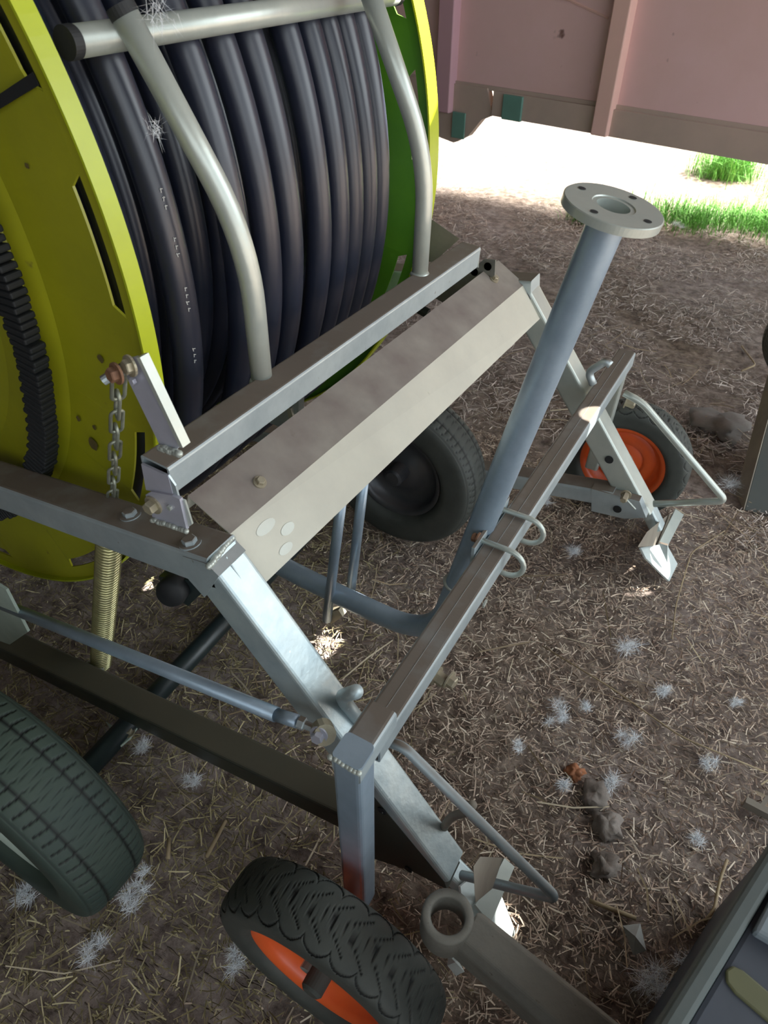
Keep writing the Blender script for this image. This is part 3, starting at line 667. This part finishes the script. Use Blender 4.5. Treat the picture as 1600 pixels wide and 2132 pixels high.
# riser
pc = [(-.212, .97, 1.205), (-0.2519,0.9700,0.9851), (-0.3251,0.9700,0.5959)]
ris = fillet([(-.208, .97, 1.205), (-0.4142,0.9700,0.1824), (-0.6980,0.9700,0.1890), (-0.9110,0.9700,0.2072)], [.20, .12], 14)
rp = G().add(sweep(ris, .0265, 36, cap=False)).build('riser_pipe', 'galv_blue', sc, smooth=True)
ax = (V(ris[0]) - V(ris[3])).normalized(); fc = V(ris[0])
fp = lathe([(0, .0265), (0, .0685), (.011, .0685), (.012, .0672), (.012, .0300), (.0105, .0290), (.0105, .0230), (-.09, .0225)], fc, ax, 72, cap=False)
flg = G(); vv, ff = fp; flg.add((vv, ff)); flo = flg.build('riser_flange', 'galv_light', rp)
u_ = ax.orthogonal().normalized(); w_ = ax.cross(u_)
for k in range(4):
    a = 2 * PI * k / 4 + .55; c = fc + ax * .0125 + (u_ * math.cos(a) + w_ * math.sin(a)) * .052
    G().add(lathe([(0, .0001), (.0003, .0055)], c, ax, 16)).build('flange_hole', 'black', flo)
G().add(lathe([(0, .0265), (.005, .0280), (.008, .0265)], V((-0.3753,0.9700,0.3987)), V((-0.3660,0.9700,0.4560)) - V((-0.3753,0.9700,0.3987)), 36)).build('pipe_weld', 'galv_light', rp, smooth=True)
# U bolts, plate
xmid = lambda y: XN.lerp(XF, (y - XN.y) / (XF.y - XN.y))
for yy in (.925, 1.03):
    c = xmid(yy); top = c.z + .008; bot = c.z - .056; xr = c.x + .004
    pts = [V((c.x - .062, yy, top))]
    for k in range(13):
        a = math.radians(90 - 180 * k / 12); pts.append(V((xr + .034 * math.cos(a), yy, (top + bot) / 2 + (top - bot) / 2 * math.sin(a))))
    pts.append(V((c.x - .062, yy, bot)))
    G().add(sweep(pts, .0055, 12)).build('u_bolt', 'galv_light', sc, smooth=True)
cm = xmid(.978)
cp = G().add(box(cm + V((-.056, 0, -.018)), .007, .175, .065)).build('clamp_plate', 'galv', sc, bevel=.001)
for yy in (.925, 1.03): bolt(cm + V((-.061, yy - .978, .008)), (-1, 0, 0), .009, .012).build('clamp_nut', 'rust', cp)
bolt(V((-0.3049,0.7400,0.3864)), (1, -.15, -.1), .014, .020).build('lock_bolt', 'bolt', xb)
bolt(V((-0.2784,0.7400,0.3924)), (1, -.15, -.1), .013, .014).build('lock_bolt', 'bolt', xb)
bolt(V((-0.2695,0.8600,0.5016)), (1, 0, -.1), .009, .004, False).build('weld_plug', 'galv_light', xb)
bolt(V((-0.2216,1.7200,0.5076)), (1, 0, -.1), .013, .025).build('lock_bolt', 'bolt', xb)

# ------------------------------------------------------------------ drawbar with eye
db = empty('drawbar', (.1, .3, 0), 'old grey cast drawbar with round eye in front of the near foot', 'drawbar')
ec = V((-0.0952,0.3442,0.4600))
G().add(lathe([(0, .034), (-.003, .0365), (-.050, .0375), (-.053, .035), (-.053, .026), (-.05, .0245), (-.003, .0235), (0, .0255)], ec, (0, 0, 1), 48, closed=True)).build('eye', 'cast', db, smooth=True)
d0, d1 = V((-0.0647,0.3320,0.4500)), V((0.0956,0.3042,0.4500)); d2, d3 = V((-0.0632,0.3720,0.4500)), V((0.1712,0.3353,0.4500))
dd = (d1 - d0).normalized() * .5
e0, e1_, e2_, e3 = d0, d0 + (d1 - d0) * 3, d2 + (d3 - d2) * 2.4, d2
lo = V((0, 0, -.05)); c1_, c2_ = V((0, -.012, -.014)), V((-.004, 0, -.012))
q = [e0, e1_, e2_, e3]; q2 = [e0 + V((-.010, -.010, -.014)), e1_ + V((-.010, -.010, -.014)), e2_ + V((.006, .006, -.008)), e3 + V((.006, .006, -.008))]
q3 = [p + V((0, 0, -.045)) for p in q2]
mesh('bar', q + q2 + q3, [(0, 1, 2, 3)] + [(i, (i + 1) % 4, 4 + (i + 1) % 4, 4 + i) for i in range(4)] + [(4 + i, 4 + (i + 1) % 4, 8 + (i + 1) % 4, 8 + i) for i in range(4)] + [(8, 9, 10, 11)], 'cast', db, bevel=.003)

# ------------------------------------------------------------------ plastic box at the lower right corner
bx = empty('equipment_box', (.5, .25, 0), 'slate grey moulded plastic box cut off by the lower right corner', 'box')
zt = .62
o1 = [V((0.1569,0.3037,0.6200)), V((0.2355,0.5578,0.6200)), V((0.3963,1.0677,0.6200)), V((0.5873,0.6772,0.6200)), V((0.3888,0.2887,0.6200)), V((0.1022,0.1317,0.6200))]
i1 = [V((0.1841,0.3192,0.6200)), V((0.2041,0.4014,0.6200)), V((0.2404,0.5164,0.6200))]
A_ = o1[0]; B_ = o1[1]; e = (B_ - A_).normalized(); nn = V((e.y, -e.x, 0)); nn = nn if nn.x > 0 else -nn
def bxp(s, t, z): p = A_ + e * s + nn * t; return V((p.x, p.y, z))
g = G().add(prism([bxp(-.16, 0, zt), bxp(.5, 0, zt), bxp(.5, .022, zt), bxp(-.16, .022, zt)], (0, 0, -.06))); g.build('rim', 'plastic_rim', bx, bevel=.006)
g = G().add(prism([bxp(-.16, .022, zt - .012), bxp(.5, .022, zt - .012), bxp(.5, .40, zt - .012), bxp(-.16, .40, zt - .012)], (0, 0, -.60))); g.build('lid', 'plastic', bx, bevel=.006)
g = G().add(prism([V(p) for p in ((0.2322,0.4511,0.6060), (0.2490,0.5121,0.6060), (0.2883,0.6518,0.6060), (0.3460,0.6076,0.6060), (0.3034,0.4466,0.6060))], (0, 0, .018))); g.build('raised_panel', 'plastic_pale', bx, bevel=.005)
g = G().add(prism([V(p) for p in ((0.2134,0.3994,0.6060), (0.2197,0.4083,0.6060), (0.2308,0.4093,0.6060), (0.2837,0.3943,0.6060), (0.2722,0.3683,0.6060), (0.2258,0.3813,0.6060), (0.2157,0.3880,0.6060))], (0, 0, .005))); g.build('olive_inlay', 'olive', bx, bevel=.003)
g = G().add(lathe([(0, .013), (.004, .013), (.007, .009)], bxp(.02, .065, zt - .006), (0, 0, 1), 24)); g.build('stud', 'tan', bx, smooth=True)

# ------------------------------------------------------------------ tyre and post at the right edge
rt = empty('implement_leg', (.25, 2.25, 0), 'dark leaning implement leg carrying a green black rubber wheel at the right edge', 'implement leg')
tv, tf = tyre_vf((0, 0, 0), .17, .09, .10, g_car, 360)
c = V((.235, 2.52, .44)); ro = Matrix.Rotation(math.radians(20), 3, 'Z')
tyb = mesh('rubber_wheel', [ro @ V(p) + c for p in tv], tf, 'rubber_green', rt, smooth=True); paint_grooves(tyb)
G().add(lathe([(-.05, .09), (-.02, .06), (-.02, .0001)], c, ro @ AX, 40, cap=False)).build('rim', 'rimdark', tyb, smooth=True)
po = prism([(0.1587,2.1862,0.0000), (0.1924,2.1119,0.0000), (0.4057,2.1559,0.0000), (0.3723,2.4010,0.0000)], V((0.1328,2.4000,0.3372)) - V((0.1741,2.1653,0.0000)))
pb = G().add(po).build('leg_post', 'dark', rt)
G().add(prism([V((0.1521,2.1885,0.0000)), V((0.1882,2.1095,0.0000)), V((0.1973,2.1204,0.0000)), V((0.1632,2.1979,0.0000))], V((0.1328,2.4000,0.3372)) - V((0.1741,2.1653,0.0000)))).build('dusty_edge', 'tan', pb)

# ------------------------------------------------------------------ red trailer
tr = empty('red_trailer', (-.3, 4.2, 0), 'haze-paled red farm trailer with ribbed steel side standing behind the sprinkler cart', 'trailer')
TA, TB_ = V((-1.5228,3.9000,0.7124)), V((-0.1493,3.6000,0.6947)); zb = (TA.z + TB_.z) / 2
te = V((TB_.x - TA.x, TB_.y - TA.y, 0)).normalized(); tn = V((te.y, -te.x, 0)); tn = tn if tn.y < 0 else -tn
def tp(s, out, z): p = V((TA.x, TA.y, 0)) + te * s + tn * out; return V((p.x, p.y, z))
z1 = zb + .12
def tbox(s0, s1, o0, o1, za, zb_): return prism([tp(s0, o0, za), tp(s1, o0, za), tp(s1, o1, za), tp(s0, o1, za)], (0, 0, zb_ - za))
G().add(tbox(-2.6, 3.4, -.03, -.08, z1, z1 + 1.5)).build('side_panel', 'red', tr)
G().add(tbox(-.05, 3.4, .0, -.9, zb, z1 - .005)).build('chassis_rail', 'redbase', tr)
G().add(tbox(-2.6, 3.4, -.02, -1.1, z1 - .01, z1 + .012)).build('deck', 'redbase', tr)
for s, w, mt in ((.56, .085, 'redrib'), (2.0, .085, 'redrib'), (-.42, .10, 'reddark')):
    G().add(tbox(s, s + w, .03, -.04, zb + (.0 if mt == 'redrib' else -.02), z1 + 1.5)).build('rib', mt, tr, bevel=.006)
G().add(prism([tp(-2.4, -.01, z1), tp(-.10, -.01, z1), tp(-.05, -.01, zb + .0), tp(-.12, -.01, zb - .03), tp(-.20, -.01, zb - .12), tp(-.30, -.01, zb - .17), tp(-.62, -.01, zb - .13), tp(-2.4, -.01, zb - .05)], -tn * .04)).build('hitch_plate', 'redbase', tr)
G().add(tbox(-.31, -.22, .005, -.002, zb - .14, zb - .01)).build('plate_slot', 'teal', tr, bevel=.003)
G().add(tbox(.02, .14, .012, -.01, zb - .005, z1 - .01)).build('side_tab', 'teal', tr, bevel=.004)
G().add(sweep([tp(.22, -.028, z1 + .42), tp(.52, -.028, z1 + .34)], .006, 6)).build('crease', 'redrib', tr)

# ------------------------------------------------------------------ litter that one can count
def clod(name, c, r, mat, label, cat, flat=.6, seed=0, jag=.35, group=None):
    vs = []; f = []; nu, nv = 18, 10
    for j in range(nv + 1):
        ph = PI * j / nv
        for i in range(nu):
            th = 2 * PI * i / nu; d = V((math.sin(ph) * math.cos(th), math.sin(ph) * math.sin(th), math.cos(ph)))
            k = r * (1 + jag * noise.noise(d * 1.6 + V((seed, 0, 0))) + jag * .5 * noise.noise(d * 4 + V((0, seed, 0)))); p = d * k; p.z *= flat; vs.append(V(c) + p + V((0, 0, r * flat * .6)))
    for j in range(nv):
        for i in range(nu): f.append((j * nu + i, j * nu + (i + 1) % nu, (j + 1) * nu + (i + 1) % nu, (j + 1) * nu + i))
    return tag(mesh(name, vs, f, mat, smooth=True), label, cat, group)
clod('earth_clod', (0.0437,0.8772,-0.0000), .034, 'stone', 'largest grey brown earth clod on the chaff right of the cart crossbar', 'clod', seed=3, jag=.6)
clod('earth_clod', (0.0866,0.8270,0.0000), .030, 'stone', 'dark crumbled clod just below the largest earth clod', 'clod', seed=8, jag=.7)
clod('earth_clod', (0.1067,0.7426,-0.0000), .028, 'stone', 'angular clod beside the loop handle of the near foot', 'clod', seed=12, jag=.9)
clod('husk', (-0.0109,0.9149,0.0000), .018, 'peel', 'rust orange dried husk beside the largest earth clod', 'husk', seed=5, jag=.9)
clod('earth_clod', (0.0335,2.5912,0.0000), .10, 'slab', 'flat broad slab of grey earth left of the dark post', 'clod', flat=.25, seed=22, jag=.7)
def scrap(name, pts, z, mat, label, cat):
    c = sum((V(p) for p in pts), V()) / len(pts); vs = [V(p) + V((0, 0, random.uniform(0, .02))) for p in pts] + [c + V((0, 0, .025))]
    n = len(pts); return tag(mesh(name, vs, [(i, (i + 1) % n, n) for i in range(n)], mat, solid=.001), label, cat)
scrap('plastic_scrap', [(0.1669,0.6384,0.0100), (0.1964,0.6621,0.0100), (0.2178,0.6202,0.0100), (0.1997,0.6053,0.0100), (0.1830,0.6237,0.0100)], 0, 'film', 'crumpled scrap of dirty clear film above the large fluff clump', 'plastic scrap')
scrap('plastic_scrap', [(-0.1060,0.4321,0.0100), (-0.0876,0.4317,0.0100), (-0.0667,0.4167,0.0100), (-0.0785,0.4081,0.0100), (-0.0993,0.4141,0.0100)], 0, 'spade', 'small torn white scrap under the drawbar eye', 'plastic scrap')
sb = V((0.3368,1.0166,0.0100)); se = V((0.4298,1.0087,0.0100))
pw = G().add(bar(sb, se, (0, 0, .022), (.012, .010, 0))).build('metal_offcut', 'tan', None); tag(pw, 'short grey metal offcut lying on the chaff at the right edge', 'metal offcut')
G().add(bar(V((0.3624,1.0188,0.0100)), V((0.3753,1.0588,0.0100)), (0, 0, .02), (.008, .004, 0))).build('prong', 'tan', pw)
def stalk(pts, r, label, mat='stalk'):
    tag(G().add(sweep(fillet(pts, .03, 5), r, 7)).build('straw_stalk', mat, None, smooth=True), label, 'straw stalk')
stalk([(0.3264,0.8795,0.0120), (0.3199,0.8321,0.0120), (0.3201,0.7648,0.0120), (0.3073,0.7346,0.0120)], .0032, 'thick pale bent straw stalk lying right of the fluff clumps')
stalk([(-0.2011,1.2127,0.0200), (-0.0072,1.1742,0.0200), (0.1826,1.1187,0.0200), (0.3743,1.1231,0.0200)], .0020, 'long thin stalk stretching to the right edge above the offcut')
stalk([(0.1488,1.9433,0.0200), (0.0751,1.7870,0.0200), (0.0804,1.5413,0.0200), (0.0974,1.4118,0.0200)], .0018, 'thin curved straw right of the far pointed foot')
stalk([(0.0991,0.6585,0.0120), (0.1363,0.6646,0.0120), (0.1886,0.6726,0.0120)], .0045, 'flat ochre leaf blade above the plastic scrap')
stalk([(-0.5661,0.8459,0.0200), (-0.5588,0.8794,0.1000)], .0022, 'upright pale straw behind the hook pin of the near leg')
stalk([(-0.6254,0.3402,0.0120), (-0.6409,0.4211,0.0120)], .0045, 'short thick straw left of the near cart wheel')
stalk([(-0.6934,0.2979,0.0120), (-0.7217,0.3308,0.0120)], .0045, 'short upright straw piece between the two near tyres')
stalk([(0.0033,3.3329,0.0100), (0.0864,3.1722,0.0100), (0.0382,3.0445,0.0300)], .004, 'white forked straw beside the dark tyre at right')

FL = [  # pixel-free world spots of seed down, size, label
 ((-0.0041,1.3255,0.0200), .050, 'large white fluff clump right of the cart crossbar'),
 ((-0.0909,1.0455,0.0200), .034, 'fluff strand right of the near end of the crossbar'),
 ((-0.0944,1.0125,0.0200), .026, 'lower fluff tuft touching the fluff strand'),
 ((-0.1460,0.9044,0.0200), .024, 'small starry fluff nearest the crossbar end'),
 ((-0.0351,1.0932,0.0200), .022, 'starry fluff between the strand and the large clump'),
 ((0.1065,1.2145,0.0200), .034, 'faint fluff below the large clump'),
 ((0.0743,1.0494,0.0200), .034, 'soft fluff patch right of the long stalk start'),
 ((-0.0232,0.8716,0.0200), .024, 'bright starry fluff beside the orange husk'),
 ((0.0820,0.9161,0.0200), .036, 'fluff lying on the largest earth clod'),
 ((0.2697,0.8863,0.0200), .024, 'lone fluff above the thick bent stalk'),
 ((0.2273,0.5819,0.0200), .048, 'biggest fluff heap near the bottom right box'),
 ((0.2543,0.5671,0.0200), .042, 'lower part of the fluff heap near the box'),
 ((0.2939,0.6423,0.0200), .034, 'bright fluff clump closest to the plastic box'),
 ((0.2830,1.2832,0.0200), .022, 'lone fluff near the right edge'),
 ((0.2561,1.0758,0.0200), .030, 'pair of faint fluff tufts above the metal offcut'),
 ((-0.2647,1.6296,0.0200), .044, 'fluff tuft right of the U bolts'),
 ((0.1301,2.1879,0.0300), .075, 'cobwebby fluff at the tip of the far loop handle'),
 ((-0.4134,1.8013,0.0200), .035, 'fluff beneath the crossbar beside the dark road wheel'),
 ((-0.6135,1.5602,0.0200), .040, 'fluff at the right of the dark road wheel'),
 ((-0.9243,0.4488,0.0200), .030, 'fluff beside the pale lock plate'),
 ((-0.7668,0.4432,0.0200), .030, 'fluff in the olive straw under the dark bar'),
 ((-0.6932,0.1915,0.0200), .038, 'white fluff at the foot of the near ribbed tyre'),
 ((-0.7010,0.2388,0.0200), .026, 'fluff right of the near ribbed tyre'),
 ((-0.7079,0.1008,0.0200), .034, 'fluff below the near ribbed tyre'),
 ((-0.8835,0.0876,0.0200), .036, 'dim fluff at the lower left edge'),
 ((-0.4561,0.2175,0.0200), .030, 'starry fluff left of the orange rim'),
 ((-0.5899,4.8177,0.0300), .06, 'pale fluff beside the riser flange'),
 ((-0.6245,1.8012,0.0200), .045, 'fluff behind the riser pipe'),
]
for i, (c, r, lab) in enumerate(FL):
    g = G(); rnd = random.Random(i)
    cs = [V(c) + V((rnd.uniform(-1, 1), rnd.uniform(-1, 1), 0)) * r * .55 for _ in range(3)]
    for k in range(260):
        a = rnd.uniform(0, 2 * PI); e = rnd.uniform(-.1, 1.0); L = r * rnd.uniform(.35, 1.0); b = rnd.choice(cs) + V((rnd.gauss(0, 1), rnd.gauss(0, 1), 0)) * r * .12
        d = V((math.cos(a) * math.cos(e), math.sin(a) * math.cos(e), math.sin(e) * .7)); s = d.cross(V((rnd.random(), rnd.random(), rnd.random()))).normalized() * .00030
        m_ = b + d * L * .5 + V((rnd.gauss(0, 1), rnd.gauss(0, 1), rnd.gauss(0, 1))) * L * .1; t = b + d * L
        g.add(([b - s, b + s, m_ + s, m_ - s, t], [(0, 1, 2, 3), (3, 2, 4)]))
    tag(g.build('seed_fluff', 'fluff', None), lab, 'seed fluff', 'white seed fluff on the ground')

# ------------------------------------------------------------------ light
for i, (c, r, lab) in enumerate((((-0.6739,0.6400,1.3169), .022, 'wisp of seed down caught in cobweb before the hose coil'), ((-0.6559,0.6600,1.4239), .030, 'cobweb wisp with seed down on the top bar of the guard'))):
    g = G(); rnd = random.Random(50 + i)
    for k in range(70):
        d = V((rnd.gauss(0, 1), rnd.gauss(0, 1), rnd.gauss(0, 1.2))).normalized(); L = r * rnd.uniform(.3, 1); s = d.orthogonal().normalized() * .0002; b = V(c) + V((rnd.gauss(0, 1), rnd.gauss(0, 1), rnd.gauss(0, 1))) * r * .2
        g.add(([b - s, b + s, b + d * L], [(0, 1, 2)]))
    tag(g.build('seed_fluff', 'fluff', None), lab, 'seed fluff')
w = bpy.data.worlds.new('World'); bpy.context.scene.world = w; w.use_nodes = True
bg = w.node_tree.nodes['Background']; bg.inputs[0].default_value = (.80, .92, 1.0, 1); bg.inputs[1].default_value = 2.1
SUN = V((.50, .45, 1.0)).normalized()      # direction towards the sun
def lamp(kind, name, loc, direction, energy, color=(1, 1, 1), **kw):
    l = bpy.data.lights.new(name, kind); l.energy = energy; l.color = color
    for k, v in kw.items(): setattr(l, k, v)
    o = bpy.data.objects.new(name, l); COL.objects.link(o); o.location = loc
    o.rotation_euler = (-V(direction)).to_track_quat('Z', 'Y').to_euler(); return o
lamp('SUN', 'sun', (0, 8, 8), -SUN, 60, (1, .97, .88), angle=.16)
def shaft(target, r, e):
    t = V(target); p = t + SUN * ((3.15 - t.z) / SUN.z); d = (p - t).length
    lamp('SPOT', 'sun_patch_spot', p, t - p, e, (1, .97, .88), spot_size=2 * math.atan(r / d), spot_blend=.12, shadow_soft_size=.004)  # spot lamps added for the sun patches; the roof has no holes
shaft((-0.7327,0.9395,0.0000), .045, 6000)
shaft((-0.7716,1.4900,1.3345), .11, 4500)
shaft((-0.0038,1.6400,0.0707), .055, 2600)
shaft((-0.0350,0.5398,0.0166), .035, 2200)
shaft((-0.2451,1.4842,0.6000), .036, 3500)
lamp('AREA', 'open_side_daylight', (2.6, 2.6, 2.3), V((-.9, -.25, -.45)), 60, (.88, .97, 1.0), shape='RECTANGLE', size=3.0, size_y=2.0)
lamp('AREA', 'back_fill', (1.2, -1.7, 2.2), V((-.35, .9, -.55)), 22, (.86, .95, 1.0), shape='RECTANGLE', size=2.5, size_y=1.6)  # added area lamp filling faces towards the camera; no opening stands there

# ------------------------------------------------------------------ camera
CAM_ROWS = ((0.867832,-0.325783,0.375144),(0.496857,0.569026,-0.655242),(-0.000000,0.755033,0.655687))
cd = bpy.data.cameras.new('camera'); cam = bpy.data.objects.new('camera', cd); COL.objects.link(cam)
m = Matrix([list(r) + [t] for r, t in zip(CAM_ROWS, (0, 0, 1.5))] + [[0, 0, 0, 1]]); cam.matrix_world = m
cd.sensor_fit = 'HORIZONTAL'; cd.sensor_width = 36; cd.lens = 36 * 1419 / 1600; cd.dof.use_dof = True; cd.dof.focus_distance = 1.35; cd.dof.aperture_fstop = 11; cd.clip_start = .02; cd.clip_end = 200
S = bpy.context.scene; S.camera = cam
S.view_settings.view_transform = 'Standard'; S.view_settings.look = 'None'; S.view_settings.exposure = 0; S.view_settings.gamma = 1.12
